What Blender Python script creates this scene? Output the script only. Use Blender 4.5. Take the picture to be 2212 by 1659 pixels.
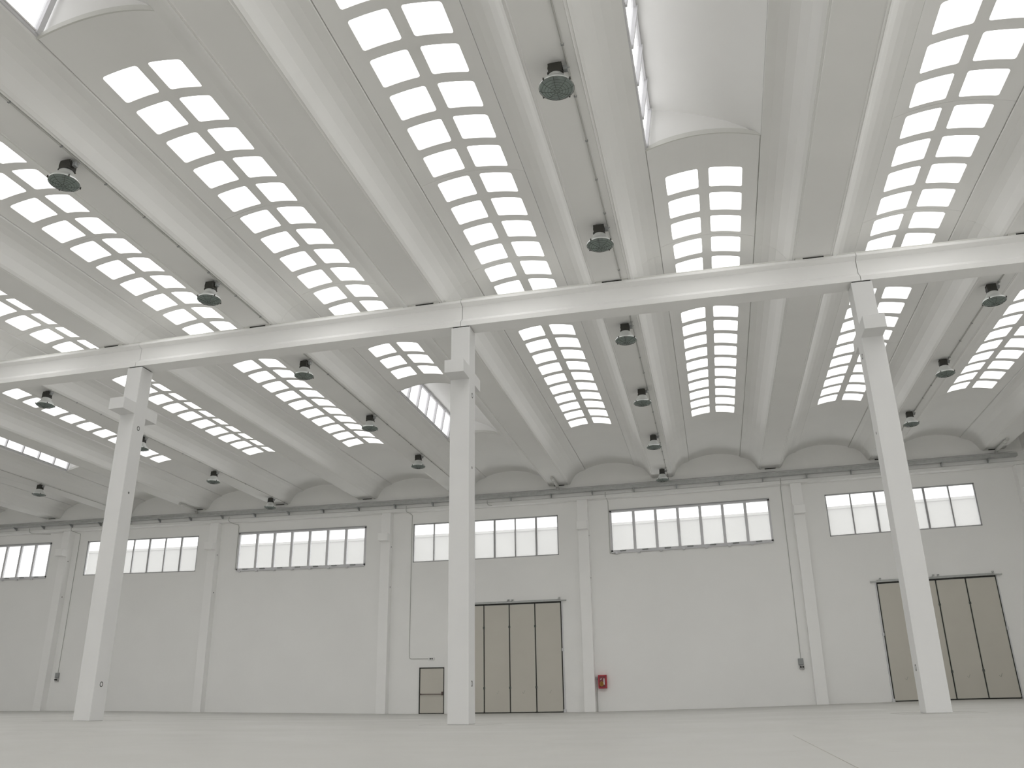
import bpy, bmesh, math, random
from mathutils import Vector, Matrix

# ------------------------------------------------------------------ scene, camera, sky, light
S = bpy.context.scene
for o in list(bpy.data.objects):
    bpy.data.objects.remove(o)
COL = S.collection

S.view_settings.view_transform = 'Standard'
S.view_settings.look = 'None'
S.view_settings.gamma = 1
S.view_settings.use_curve_mapping = False
S.view_settings.exposure = 0.29

def rad(a): return math.radians(a)

# camera standing low on the floor of the hall, tilted up; the lens has a mild barrel distortion
cd = bpy.data.cameras.new('camera')
cam = bpy.data.objects.new('camera', cd); COL.objects.link(cam); S.camera = cam
YAW, PITCH, ROLL = rad(-13.152), rad(21.583), rad(-0.878)
F = Vector((math.sin(YAW) * math.cos(PITCH), math.cos(YAW) * math.cos(PITCH), math.sin(PITCH)))
R0 = Vector((math.cos(YAW), -math.sin(YAW), 0)); U0 = R0.cross(F)
R = R0 * math.cos(ROLL) + U0 * math.sin(ROLL); U = U0 * math.cos(ROLL) - R0 * math.sin(ROLL)
M = Matrix((R, U, -F)).transposed().to_4x4(); M.translation = Vector((8.035, 0, 0.451))
cam.matrix_world = M
cd.sensor_fit = 'HORIZONTAL'; cd.sensor_width = 36; cd.clip_start = 0.05; cd.clip_end = 500
cd.type = 'PANO'; cd.panorama_type = 'FISHEYE_LENS_POLYNOMIAL'; cd.fisheye_fov = rad(175)
cd.fisheye_polynomial_k0 = 0.0
cd.fisheye_polynomial_k1 = -0.034512048201237856
cd.fisheye_polynomial_k2 = 1.0088411087859285e-05
cd.fisheye_polynomial_k3 = 5.120840713176113e-06
cd.fisheye_polynomial_k4 = 1.1558870666539659e-07

# overcast sky
SKY = 3.0
w = bpy.data.worlds.new('world'); S.world = w; w.use_nodes = True
nt = w.node_tree; nt.nodes.clear()
out = nt.nodes.new('ShaderNodeOutputWorld'); bg = nt.nodes.new('ShaderNodeBackground')
ramp = nt.nodes.new('ShaderNodeValToRGB'); sep = nt.nodes.new('ShaderNodeSeparateXYZ'); tc = nt.nodes.new('ShaderNodeTexCoord')
ramp.color_ramp.elements[0].position = 0.0; ramp.color_ramp.elements[0].color = (0.65, 0.65, 0.66, 1)
ramp.color_ramp.elements[1].position = 1.0; ramp.color_ramp.elements[1].color = (1.085, 1.075, 1.045, 1)
nt.links.new(tc.outputs['Generated'], sep.inputs[0]); nt.links.new(sep.outputs['Z'], ramp.inputs[0])
nt.links.new(ramp.outputs[0], bg.inputs[0]); bg.inputs[1].default_value = SKY
nt.links.new(bg.outputs[0], out.inputs[0])
if hasattr(w, 'cycles'):
    w.cycles.sampling_method = 'MANUAL'; w.cycles.sample_map_resolution = 256
if hasattr(S, 'cycles'):
    S.cycles.max_bounces = 12; S.cycles.diffuse_bounces = 10; S.cycles.glossy_bounces = 3
    S.cycles.transparent_max_bounces = 12; S.cycles.transmission_bounces = 4
    S.cycles.sample_clamp_indirect = 8.0; S.cycles.caustics_reflective = False; S.cycles.caustics_refractive = False
    S.cycles.use_denoising = True
    S.cycles.adaptive_threshold = 0.02

PORTALS = []
def portal(name, x0, x1, y0, y1, z):
    """sampling guide over a row of roof openings (no light of its own)"""
    l = bpy.data.lights.new(name, 'AREA'); l.shape = 'RECTANGLE'; l.size = x1 - x0; l.size_y = y1 - y0
    o = bpy.data.objects.new(name, l); COL.objects.link(o)
    o.location = ((x0 + x1) / 2, (y0 + y1) / 2, z)
    l.cycles.is_portal = True; o['kind'] = 'helper'
    return o
def portal_wall(name, x0, x1, z0, z1, y):
    l = bpy.data.lights.new(name, 'AREA'); l.shape = 'RECTANGLE'; l.size = x1 - x0; l.size_y = z1 - z0
    o = bpy.data.objects.new(name, l); COL.objects.link(o)
    o.location = ((x0 + x1) / 2, y, (z0 + z1) / 2)
    o.rotation_euler = (rad(-90), 0, 0)     # area light shines along -Z -> toward -Y (into the hall)
    l.cycles.is_portal = True; o['kind'] = 'helper'
    return o

# ------------------------------------------------------------------ layout numbers
XR, XL = 22.55, -37.4            # inner faces of the end walls
YF, YB = 38.76, -21.24           # inner faces of far and rear walls
YC0, YC1 = 18.513, 19.029        # column / cross beam depth
ZB = 10.53                       # underside of the roof beams
BEAMS = [1.33 + 5 * k for k in range(-7, 5)]       # -33.67 .. 21.33
STRIPS = [x + 2.5 for x in BEAMS[:-1]]             # -31.17 .. 18.83
JOINTS = 18.77
SJ = 20.43

# ------------------------------------------------------------------ materials
def mat(name, col, rough=0.6, metal=0.0, noise=0.0, nscale=1.5, spec=0.5, bump=0.0, bscale=60, tint=None):
    m = bpy.data.materials.new(name); m.use_nodes = True
    t = m.node_tree; b = t.nodes['Principled BSDF']
    b.inputs['Base Color'].default_value = (*col, 1); b.inputs['Roughness'].default_value = rough
    b.inputs['Metallic'].default_value = metal
    if 'Specular IOR Level' in b.inputs: b.inputs['Specular IOR Level'].default_value = spec
    tcn = t.nodes.new('ShaderNodeTexCoord')
    if noise:
        n = t.nodes.new('ShaderNodeTexNoise'); n.inputs['Scale'].default_value = nscale; n.inputs['Detail'].default_value = 6
        geo = t.nodes.new('ShaderNodeNewGeometry')
        mp = t.nodes.new('ShaderNodeMapRange'); mp.inputs['From Min'].default_value = 0.3; mp.inputs['From Max'].default_value = 0.7
        mx = t.nodes.new('ShaderNodeMix'); mx.data_type = 'RGBA'
        c2 = tint or tuple(c * (1 - noise) for c in col)
        mx.inputs['A'].default_value = (*c2, 1); mx.inputs['B'].default_value = (*col, 1)
        t.links.new(geo.outputs['Position'], n.inputs['Vector']); t.links.new(n.outputs[0], mp.inputs['Value'])
        t.links.new(mp.outputs[0], mx.inputs['Factor']); t.links.new(mx.outputs['Result'], b.inputs['Base Color'])
    if bump:
        n2 = t.nodes.new('ShaderNodeTexNoise'); n2.inputs['Scale'].default_value = bscale; n2.inputs['Detail'].default_value = 4
        bp = t.nodes.new('ShaderNodeBump'); bp.inputs['Strength'].default_value = bump; bp.inputs['Distance'].default_value = 0.01
        t.links.new(tcn.outputs['Object'], n2.inputs['Vector']); t.links.new(n2.outputs[0], bp.inputs['Height'])
        t.links.new(bp.outputs[0], b.inputs['Normal'])
    return m

MAT = {}
MAT['concrete'] = mat('white painted concrete', (0.855, 0.853, 0.842), 0.75, noise=0.03, nscale=0.7, spec=0.25)
MAT['beam'] = mat('white painted beam concrete', (0.88, 0.878, 0.87), 0.7, noise=0.03, nscale=1.2, spec=0.25)
MAT['pilaster'] = mat('white painted pilaster', (0.94, 0.938, 0.93), 0.8, noise=0.02, nscale=1.0, spec=0.2)
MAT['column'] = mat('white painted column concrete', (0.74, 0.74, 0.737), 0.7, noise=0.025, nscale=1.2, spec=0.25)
MAT['wall'] = mat('white painted wall', (0.91, 0.908, 0.898), 0.8, noise=0.025, nscale=0.5, spec=0.2)
MAT['galv'] = mat('galvanised steel', (0.50, 0.51, 0.50), 0.45, 0.3, noise=0.15, nscale=8)
MAT['alu'] = mat('anodised window frame', (0.66, 0.66, 0.68), 0.5, 0.0)
MAT['alu_dark'] = mat('dark window frame', (0.40, 0.40, 0.41), 0.5, 0.0)
MAT['door'] = mat('grey beige door panel', (0.60, 0.575, 0.515), 0.55, noise=0.04, nscale=0.8, spec=0.3)
MAT['gasket'] = mat('black rubber seal', (0.03, 0.03, 0.026), 0.6)
MAT['dark'] = mat('dark recess', (0.03, 0.03, 0.028), 0.9)
MAT['ballast'] = mat('dark lamp housing', (0.035, 0.034, 0.028), 0.5)
MAT['reflector'] = mat('spun aluminium reflector', (0.85, 0.87, 0.86), 0.33, 0.65)
MAT['wire'] = mat('dark steel wire', (0.10, 0.11, 0.10), 0.5, 0.4)
MAT['plastic_grey'] = mat('grey plastic', (0.30, 0.31, 0.31), 0.5)
MAT['pipe'] = mat('grey pvc pipe', (0.62, 0.62, 0.60), 0.5)
MAT['conduit'] = mat('grey conduit', (0.50, 0.50, 0.48), 0.5)
MAT['red'] = mat('red enamel', (0.42, 0.012, 0.03), 0.4)
MAT['red_dark'] = mat('red cabinet window', (0.20, 0.02, 0.03), 0.25)
MAT['yellow'] = mat('ochre hose', (0.42, 0.22, 0.04), 0.6)
MAT['white'] = mat('white plastic', (0.8, 0.8, 0.8), 0.4)
MAT['lip'] = mat('bare concrete lip', (0.68, 0.68, 0.65), 0.8, noise=0.05, nscale=3)
MAT['facade'] = mat('pale plaster facade', (0.245, 0.24, 0.232), 0.9, noise=0.03, nscale=0.15)
MAT['ground'] = mat('pale bounce ground', (0.55, 0.55, 0.54), 0.9)

# floor: pale resin-coated concrete with cut joints and faint wear
def floor_mat():
    m = bpy.data.materials.new('pale coated concrete floor'); m.use_nodes = True
    t = m.node_tree; b = t.nodes['Principled BSDF']; b.inputs['Roughness'].default_value = 0.42
    if 'Specular IOR Level' in b.inputs: b.inputs['Specular IOR Level'].default_value = 0.35
    geo = t.nodes.new('ShaderNodeNewGeometry')
    n = t.nodes.new('ShaderNodeTexNoise'); n.inputs['Scale'].default_value = 0.35; n.inputs['Detail'].default_value = 7
    n2 = t.nodes.new('ShaderNodeTexNoise'); n2.inputs['Scale'].default_value = 4; n2.inputs['Detail'].default_value = 5
    t.links.new(geo.outputs['Position'], n.inputs['Vector']); t.links.new(geo.outputs['Position'], n2.inputs['Vector'])
    mr = t.nodes.new('ShaderNodeMapRange'); mr.inputs['From Min'].default_value = 0.3; mr.inputs['From Max'].default_value = 0.7
    t.links.new(n.outputs[0], mr.inputs['Value'])
    mx = t.nodes.new('ShaderNodeMix'); mx.data_type = 'RGBA'
    mx.inputs['A'].default_value = (0.44, 0.435, 0.415, 1); mx.inputs['B'].default_value = (0.485, 0.481, 0.462, 1)
    t.links.new(mr.outputs[0], mx.inputs['Factor'])
    mr2 = t.nodes.new('ShaderNodeMapRange'); mr2.inputs['From Min'].default_value = 0.62; mr2.inputs['From Max'].default_value = 0.74
    mr2.inputs['To Max'].default_value = 0.25
    t.links.new(n2.outputs[0], mr2.inputs['Value'])
    mx2 = t.nodes.new('ShaderNodeMix'); mx2.data_type = 'RGBA'; mx2.inputs['B'].default_value = (0.36, 0.35, 0.33, 1)
    t.links.new(mr2.outputs[0], mx2.inputs['Factor']); t.links.new(mx.outputs['Result'], mx2.inputs['A'])
    t.links.new(mx2.outputs['Result'], b.inputs['Base Color'])
    t.links.new(mr.outputs[0], b.inputs['Roughness'])
    mr.inputs['To Min'].default_value = 0.35; mr.inputs['To Max'].default_value = 0.55
    return m
MAT['floor'] = floor_mat()

def sheet_mat(name, transp, transl):
    """clear or opal sheet: sky light passes through"""
    m = bpy.data.materials.new(name); m.use_nodes = True
    t = m.node_tree; t.nodes.clear()
    o = t.nodes.new('ShaderNodeOutputMaterial'); a = t.nodes.new('ShaderNodeBsdfTransparent'); b = t.nodes.new('ShaderNodeBsdfTranslucent')
    g = t.nodes.new('ShaderNodeBsdfGlossy'); g.inputs['Roughness'].default_value = 0.15
    a.inputs[0].default_value = (*transp, 1); b.inputs[0].default_value = (*transl, 1)
    m1 = t.nodes.new('ShaderNodeMixShader'); m1.inputs[0].default_value = 0.2
    m2 = t.nodes.new('ShaderNodeMixShader'); m2.inputs[0].default_value = 0.04
    t.links.new(a.outputs[0], m1.inputs[1]); t.links.new(b.outputs[0], m1.inputs[2])
    t.links.new(m1.outputs[0], m2.inputs[1]); t.links.new(g.outputs[0], m2.inputs[2]); t.links.new(m2.outputs[0], o.inputs[0])
    return m
MAT['opal'] = sheet_mat('opal polycarbonate pane', (0.95, 0.95, 0.95), (0.9, 0.9, 0.9))
MAT['monitor_glass'] = sheet_mat('hazy monitor pane', (0.80, 0.80, 0.81), (0.75, 0.75, 0.75))
MAT['glass'] = sheet_mat('clear window pane', (0.96, 0.97, 0.97), (0.8, 0.8, 0.8))

def lampglass():
    m = bpy.data.materials.new('grey green lamp glass'); m.use_nodes = True
    t = m.node_tree; t.nodes.clear()
    o = t.nodes.new('ShaderNodeOutputMaterial'); a = t.nodes.new('ShaderNodeBsdfTransparent'); g = t.nodes.new('ShaderNodeBsdfGlossy')
    a.inputs[0].default_value = (0.78, 0.86, 0.83, 1); g.inputs['Roughness'].default_value = 0.08
    mx = t.nodes.new('ShaderNodeMixShader'); mx.inputs[0].default_value = 0.10
    d = t.nodes.new('ShaderNodeBsdfDiffuse'); d.inputs[0].default_value = (0.30, 0.35, 0.33, 1)
    m0 = t.nodes.new('ShaderNodeMixShader'); m0.inputs[0].default_value = 0.45
    t.links.new(a.outputs[0], m0.inputs[1]); t.links.new(d.outputs[0], m0.inputs[2])
    t.links.new(m0.outputs[0], mx.inputs[1]); t.links.new(g.outputs[0], mx.inputs[2])
    t.links.new(mx.outputs[0], o.inputs[0])
    return m
MAT['lampglass'] = lampglass()

# ------------------------------------------------------------------ mesh helpers
def quadbox(bm, x0, x1, y0, y1, z0, z1):
    v = [bm.verts.new(p) for p in ((x0,y0,z0),(x1,y0,z0),(x1,y1,z0),(x0,y1,z0),(x0,y0,z1),(x1,y0,z1),(x1,y1,z1),(x0,y1,z1))]
    for f in ((0,3,2,1),(4,5,6,7),(0,1,5,4),(1,2,6,5),(2,3,7,6),(3,0,4,7)):
        bm.faces.new([v[i] for i in f])

def prism_y(bm, prof, y0, y1, caps=True):
    """closed profile of (x, z) extruded from y0 to y1"""
    a = [bm.verts.new((x, y0, z)) for x, z in prof]; b = [bm.verts.new((x, y1, z)) for x, z in prof]
    n = len(prof)
    for i in range(n): bm.faces.new((a[i], a[(i+1) % n], b[(i+1) % n], b[i]))
    if caps: bm.faces.new(a[::-1]); bm.faces.new(b)

def prism_x(bm, prof, x0, x1):
    a = [bm.verts.new((x0, y, z)) for y, z in prof]; b = [bm.verts.new((x1, y, z)) for y, z in prof]
    n = len(prof)
    for i in range(n): bm.faces.new((a[i], a[(i+1) % n], b[(i+1) % n], b[i]))
    bm.faces.new(a[::-1]); bm.faces.new(b)

def tube(bm, pts, r, seg=8, cap=True):
    pts = [Vector(p) for p in pts]; rings = []
    up = None
    for i, p in enumerate(pts):
        d = (pts[min(i+1, len(pts)-1)] - pts[max(i-1, 0)]).normalized()
        if up is None:
            up = Vector((0, 0, 1)) if abs(d.z) < 0.9 else Vector((1, 0, 0))
        s = d.cross(up).normalized(); up = s.cross(d).normalized()
        rings.append([bm.verts.new(p + s * (math.cos(a) * r) + up * (math.sin(a) * r)) for a in [2*math.pi*k/seg for k in range(seg)]])
    for q in range(len(rings) - 1):
        for k in range(seg):
            bm.faces.new((rings[q][k], rings[q][(k+1) % seg], rings[q+1][(k+1) % seg], rings[q+1][k]))
    if cap: bm.faces.new(rings[0][::-1]); bm.faces.new(rings[-1])

def lathe(bm, prof, c=(0, 0, 0), seg=28, closed=False):
    rings = []
    for r, z in prof:
        if r < 1e-5: rings.append([bm.verts.new((c[0], c[1], c[2] + z))])
        else: rings.append([bm.verts.new((c[0] + r*math.cos(2*math.pi*k/seg), c[1] + r*math.sin(2*math.pi*k/seg), c[2] + z)) for k in range(seg)])
    for i in range(len(rings) - 1):
        a, b = rings[i], rings[i+1]
        for k in range(seg):
            k2 = (k+1) % seg
            if len(a) == 1: bm.faces.new((a[0], b[k], b[k2]))
            elif len(b) == 1: bm.faces.new((a[k], b[0], a[k2]))
            else: bm.faces.new((a[k], a[k2], b[k2], b[k]))

def obj(name, bm, m, parent=None, smooth=False, bevel=0.0):
    bmesh.ops.recalc_face_normals(bm, faces=bm.faces)
    me = bpy.data.meshes.new(name); bm.to_mesh(me); bm.free()
    me.materials.append(MAT[m] if isinstance(m, str) else m)
    o = bpy.data.objects.new(name, me); COL.objects.link(o)
    if smooth:
        for p in me.polygons: p.use_smooth = True
        try:
            me.set_sharp_from_angle(angle=rad(35))
        except Exception: pass
    if bevel:
        b = o.modifiers.new('bevel', 'BEVEL'); b.width = bevel; b.segments = 2; b.limit_method = 'ANGLE'; b.angle_limit = rad(40)
    if parent: o.parent = parent
    return o

def box(name, x0, x1, y0, y1, z0, z1, m, parent=None, bevel=0.0):
    bm = bmesh.new(); quadbox(bm, x0, x1, y0, y1, z0, z1); return obj(name, bm, m, parent, bevel=bevel)

def tag(o, label, cat, group=None, kind=None):
    o['label'] = label; o['category'] = cat
    if group: o['group'] = group
    if kind or o.name.split('.')[0] not in ('roof_beam', 'cross_beam'): o['kind'] = kind or 'thing'
    return o

def thing(name, label, cat, loc=(0, 0, 0), group=None):
    o = bpy.data.objects.new(name, None); COL.objects.link(o); o.location = loc; o.empty_display_size = 0.1
    return tag(o, label, cat, group)

def rel(parent, *objs):
    """keep world placement of meshes built in world coordinates under an Empty that is not at the origin"""
    for o in objs:
        o.data.transform(Matrix.Translation(-parent.location))

def structure(name, bm, m, label=None, smooth=False):
    o = obj(name, bm, m, smooth=smooth); o['kind'] = 'structure'
    o['label'] = label or name; o['category'] = name.split('_')[0]
    return o

def copy_tree(o, parent=None, delta=None):
    c = o.copy(); COL.objects.link(c); c.parent = parent
    for ch in list(o.children): copy_tree(ch, c)
    return c

# ================================================================== SETTING
# ---- floor
bm = bmesh.new(); quadbox(bm, XL - 0.3, XR + 0.3, YB - 0.3, YF + 0.2, -0.25, 0.0)
structure('floor', bm, 'floor', 'pale beige coated concrete floor of the empty hall')
# saw-cut joints: thin dark sealant strips lying in the floor
bm = bmesh.new()
def cut(x0, x1, y0, y1): quadbox(bm, x0, x1, y0, y1, -0.002, 0.0012)
COLX = [2.11 + 10 * k for k in range(-4, 2)] + [22.05]
for cx in COLX[1:-1]:
    c = cx + 0.25; q = 0.75
    cut(c - q, c + q, 18.77 - q - .004, 18.77 - q + .004); cut(c - q, c + q, 18.77 + q - .004, 18.77 + q + .004)
    cut(c - q - .004, c - q + .004, 18.77 - q, 18.77 + q); cut(c + q - .004, c + q + .004, 18.77 - q, 18.77 + q)
for x in (8.86,): cut(x - .0035, x + .0035, 0.5, 10.6)
cut(XL, XR, YF - 0.012, YF, )
j = obj('trim_1', bm, mat('floor joint sealant', (0.36, 0.345, 0.31), 0.8)); j['kind'] = 'structure'; j['label'] = 'thin saw-cut joints in the floor'; j['category'] = 'trim'

# ---- windows of the far wall: (x0, x1, panes, openable)
WINS = [(-36.15, -28.69, 7, True), (-26.15, -18.735, 7, False), (-16.207, -8.783, 7, True),
        (-6.234, 1.149, 7, False), (3.663, 11.149, 7, True), (13.677, 20.29, 6, False)]
WZ = {True: (7.17, 9.17), False: (7.20, 9.15)}

# roof underside profile helpers
def vault_z(dx):
    """underside of the vaulted panels, dx from the strip's centre"""
    return 11.463 - 0.156 * dx * dx
BEAM_SIDE = [(0.425, 10.53), (0.438, 10.517), (0.456, 10.535), (0.482, 10.543), (0.494, 10.533), (0.514, 10.556), (0.55, 10.595), (0.66, 10.80), (0.80, 10.985), (0.95, 11.10), (1.12, 11.17), (1.30, 11.208)]
BEAM_TOP = [(1.30, 11.336), (1.34, 11.336), (1.34, 11.365), (1.0, 11.38)]

# ---- far wall with window openings
bm = bmesh.new()
TW = 0.22
edges = [XL - .3]
quadbox(bm, XL - .3, XR + .3, YF, YF + TW, 0, 7.17)
quadbox(bm, XL - .3, XR + .3, YF, YF + TW, 9.17, 10.52)
px = XL - .3
for (a, b, n, op) in WINS:
    quadbox(bm, px, a, YF, YF + TW, 7.17, 9.17); px = b
    z0, z1 = WZ[op]
    if not op:
        quadbox(bm, a, b, YF, YF + TW, 7.17, z0); quadbox(bm, a, b, YF, YF + TW, z1, 9.17)
quadbox(bm, px, XR + .3, YF, YF + TW, 7.17, 9.17)
# infill above the edge beam, shaped to the underside of beams and vaults
quadbox(bm, XL - .3, XR + .3, 38.5, 38.62, 10.4, 11.6)
structure('wall_far', bm, 'wall', 'tall white far wall with high window bands')

# ---- right, left and rear walls
bm = bmesh.new()
def pierced_x(z0, z1, holes):
    py = YB - .2
    for a0, b0 in holes:
        quadbox(bm, XR, XR + .22, py, a0, z0, z1); py = b0
    quadbox(bm, XR, XR + .22, py, YF, z0, z1)
ADDED_SIDE_GATE = [(-16.0, -11.0), (-4.0, 1.0), (8.0, 13.0)]  # unseen gates, added to let in light from the right
ADDED_SIDE_WIN = [(-17.0, -9.0), (-5.0, 2.0)]  # unseen high windows, added for more light from that side
pierced_x(0, 5.0, ADDED_SIDE_GATE); pierced_x(5.0, 6.6, []); pierced_x(6.6, 9.4, ADDED_SIDE_WIN); pierced_x(9.4, 11.9, [])
structure('wall_right', bm, 'wall', 'white wall at the right end of the hall')
bm = bmesh.new(); quadbox(bm, XL - .22, XL, YB - .2, YF, 0, 11.9); structure('wall_left', bm, 'wall', 'white wall at the left end of the hall')
bm = bmesh.new()
def pierced(z0, z1, holes):
    px = XL - .22
    for a0, b0 in holes:
        quadbox(bm, px, a0, YB - .22, YB, z0, z1); px = b0
    quadbox(bm, px, XR + .22, YB - .22, YB, z0, z1)
ADDED_REAR_WIN = [(-36.6 + 10 * k, -28.4 + 10 * k) for k in range(6)]  # unseen windows, added for light from behind the camera
pierced(0, 5.0, []); pierced(5.0, 6.4, []); pierced(6.4, 9.6, ADDED_REAR_WIN); pierced(9.6, 11.9, [])
structure('wall_rear', bm, 'wall', 'white wall behind the camera with high windows added for light')

# ---- rows of roof openings ----
PW0, PW1 = 0.12, 0.85
PLEN = 0.745
NEARMON = {-1.17: (2.38, 8.38), 8.83: (8.38, 14.38)}     # strip centre -> monitor extent (near bay)
FARMON = {-1.17: (26.2, 32.2), -21.17: (26.2, 32.2)}
def rows(y0, y1, skip=None):
    r = []
    y = math.floor(y0) + 0.57
    while y < y1:
        if y > y0 + 0.05 and y + PLEN < y1 - 0.05 and not (skip and y + PLEN > skip[0] - .86 and y < skip[1] + .9): r.append(y)
        y += 1.0
    return r

# simple ceiling for the parts of the roof that no view of this end of the hall shows
bm = bmesh.new()
def slab_cell(x0, x1, y0, y1, z, holes):
    """flat strip with rectangular holes [(hx0,hx1,hy0,hy1)] arranged in rows"""
    ys = sorted({h[2] for h in holes} | {h[3] for h in holes} | {y0, y1})
    for i in range(len(ys) - 1):
        a, b = ys[i], ys[i+1]
        hs = [h for h in holes if h[2] <= a + 1e-6 and h[3] >= b - 1e-6]
        px = x0
        for h in sorted(hs):
            quadbox(bm, px, h[0], a, b, z, z + .08); px = h[1]
        quadbox(bm, px, x1, a, b, z, z + .08)
def plain_beam(bx, y0, y1, clipR=None):
    pr = [(bx + d, z) for d, z in BEAM_SIDE + BEAM_TOP] + [(bx - d, z) for d, z in (BEAM_SIDE + BEAM_TOP)[::-1]]
    prism_y(bm, pr, y0, y1)
NEARB = [b for b in BEAMS if -14 < b < 17]
NEARS = [s for s in STRIPS if -12 < s < 14.5]
Y_CUT = 2.38
for bx in BEAMS:
    plain_beam(bx, YB, Y_CUT if bx in NEARB else JOINTS - .002)
for s in STRIPS:
    y1 = Y_CUT if s in NEARS else SJ
    hs = []
    for y in rows(YB, y1): hs += [(s - PW1, s - PW0, y, y + PLEN), (s + PW0, s + PW1, y, y + PLEN)]
    slab_cell(s - 1.22, s + 1.22, YB, y1, 11.34, hs)
    PORTALS.append((s - PW1, s + PW1, YB + .5, y1, 11.6))
quadbox(bm, XL - .2, BEAMS[0] - 1.26, YB, 38.49, 11.34, 11.45)
quadbox(bm, XL - .2, XR + .2, 38.4, YF + .2, 11.6, 11.7)
structure('ceiling', bm, 'concrete', 'white concrete roof slabs and beams out of sight')

# ================================================================== ROOF BEAMS (wing shaped, one per bay and axis)
def wing_beam(bx, y0, y1, label, group):
    t = thing('roof_beam', label, 'roof beam', (bx, (y0 + y1) / 2, ZB), group)
    b = bmesh.new()
    pr = BEAM_SIDE + BEAM_TOP + [(-d, z) for d, z in (BEAM_SIDE + BEAM_TOP)[::-1]]
    prism_y(b, [(x + bx, z) for x, z in pr], y0, y1)
    o = obj('concrete_beam', b, 'concrete', t); rel(t, o)
    for ya, yb_ in ((YC0 + .004, YC0 + .2), (YC1 - .2, YC1 - .004), (38.364, 38.48)):      # bearing pads either side of the dark slot
        if y0 <= ya and yb_ <= y1:
            for xa, xb in ((-.42, -.24), (.27, .42)):
                rel(t, box('bearing_pad', bx + xa, bx + xb, ya, yb_, 10.4815, 10.531, 'lip', t))
            rel(t, box('dark_slot_fill', bx - .24, bx + .27, ya + .03, yb_ - .03, 10.4815, 10.531, 'gasket', t))  # black fill added in the open slot, its shade put into the colour
    return t

ORD = {}
nb = sorted(NEARB)
NAMES_NEAR = {-13.67: 'far left white wing-shaped roof beam before the cross beam, cut by the picture edge',
  -8.67: 'white wing-shaped roof beam before the cross beam, without lamps, above the left column',
  -3.67: 'white wing-shaped roof beam before the cross beam carrying the two left lamps',
  1.33: 'white wing-shaped roof beam before the cross beam, without lamps, nearest the middle column',
  6.33: 'white wing-shaped roof beam before the cross beam carrying the two central lamps',
  11.33: 'white wing-shaped roof beam before the cross beam, right of the central raised monitor',
  16.33: 'white wing-shaped roof beam before the cross beam in the top right corner'}
def near(d, x): return d[min(d, key=lambda k: abs(k - x))]
for bx in NEARB: wing_beam(bx, Y_CUT, JOINTS - .002, near(NAMES_NEAR, bx), 'near bay roof beams')
NAMES_FAR = {-33.67: 'leftmost wing-shaped roof beam of the far bay, mostly outside the left edge',
  -28.67: 'second wing-shaped roof beam from the left in the far bay',
  -23.67: 'wing-shaped far bay roof beam carrying the leftmost lamp over the left windows',
  -18.67: 'wing-shaped far bay roof beam left of the left column, with a pipe stub at its wall end',
  -13.67: 'wing-shaped roof beam of the far bay that passes behind the left column with its lamps',
  -8.67: 'wing-shaped roof beam of the far bay just right of the left column, without lamps',
  -3.67: 'wing-shaped roof beam of the far bay whose lamps run down to the middle column',
  1.33: 'wing-shaped far bay roof beam right of the middle column, with a pipe stub at the wall',
  6.33: 'wing-shaped roof beam of the far bay with the four lamps right of centre',
  11.33: 'wing-shaped roof beam of the far bay, without lamps, just left of the right column',
  16.33: 'wing-shaped roof beam of the far bay with the lamps right of the right column',
  21.33: 'rightmost wing-shaped roof beam of the far bay against the right wall'}
for bx in BEAMS: wing_beam(bx, JOINTS + .002, 38.49, near(NAMES_FAR, bx), 'far bay roof beams')

# ================================================================== SKYLIGHT STRIPS
TH = 0.075
def rounded_hole(x0, x1, y0, y1, r=0.055, nx=6):
    """perimeter of a rounded rectangle, with for each point its partner on the cell border given later"""
    pts = []
    def arc(cx, cy, a0):
        return [(cx + r * math.cos(a0 + t * math.pi / 8), cy + r * math.sin(a0 + t * math.pi / 8)) for t in range(5)]
    pts += [(x0 + r + (x1 - x0 - 2*r) * i / nx, y0) for i in range(1, nx)]
    pts += arc(x1 - r, y0 + r, -math.pi / 2)
    pts += arc(x1 - r, y1 - r, 0)
    pts += [(x1 - r - (x1 - x0 - 2*r) * i / nx, y1) for i in range(1, nx)]
    pts += arc(x0 + r, y1 - r, math.pi / 2)
    pts += arc(x0 + r, y0 + r, math.pi)
    return pts
def border(p, hx0, hx1, hy0, hy1, cx0, cx1, cy0, cy1, r=0.055):
    """partner on the cell border of a hole perimeter point"""
    x, y = p
    left, right, bot, top = x < hx0 + r, x > hx1 - r, y < hy0 + r, y > hy1 - r
    if (left or right) and (bot or top):
        ccx = hx0 + r if left else hx1 - r; ccy = hy0 + r if bot else hy1 - r
        ax, ay = abs(x - ccx), abs(y - ccy)
        bx = cx0 if left else cx1; by = cy0 if bot else cy1
        if abs(ax - ay) < 1e-4: return (bx, by)
        if ay > ax: return (ccx + (bx - ccx) * min(1, ax / ay if ay else 0) , by)
        return (bx, ccy + (by - ccy) * min(1, ay / ax if ax else 0))
    if bot: return (x, cy0)
    if top: return (x, cy1)
    if left: return (cx0, y)
    return (cx1, y)

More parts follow.
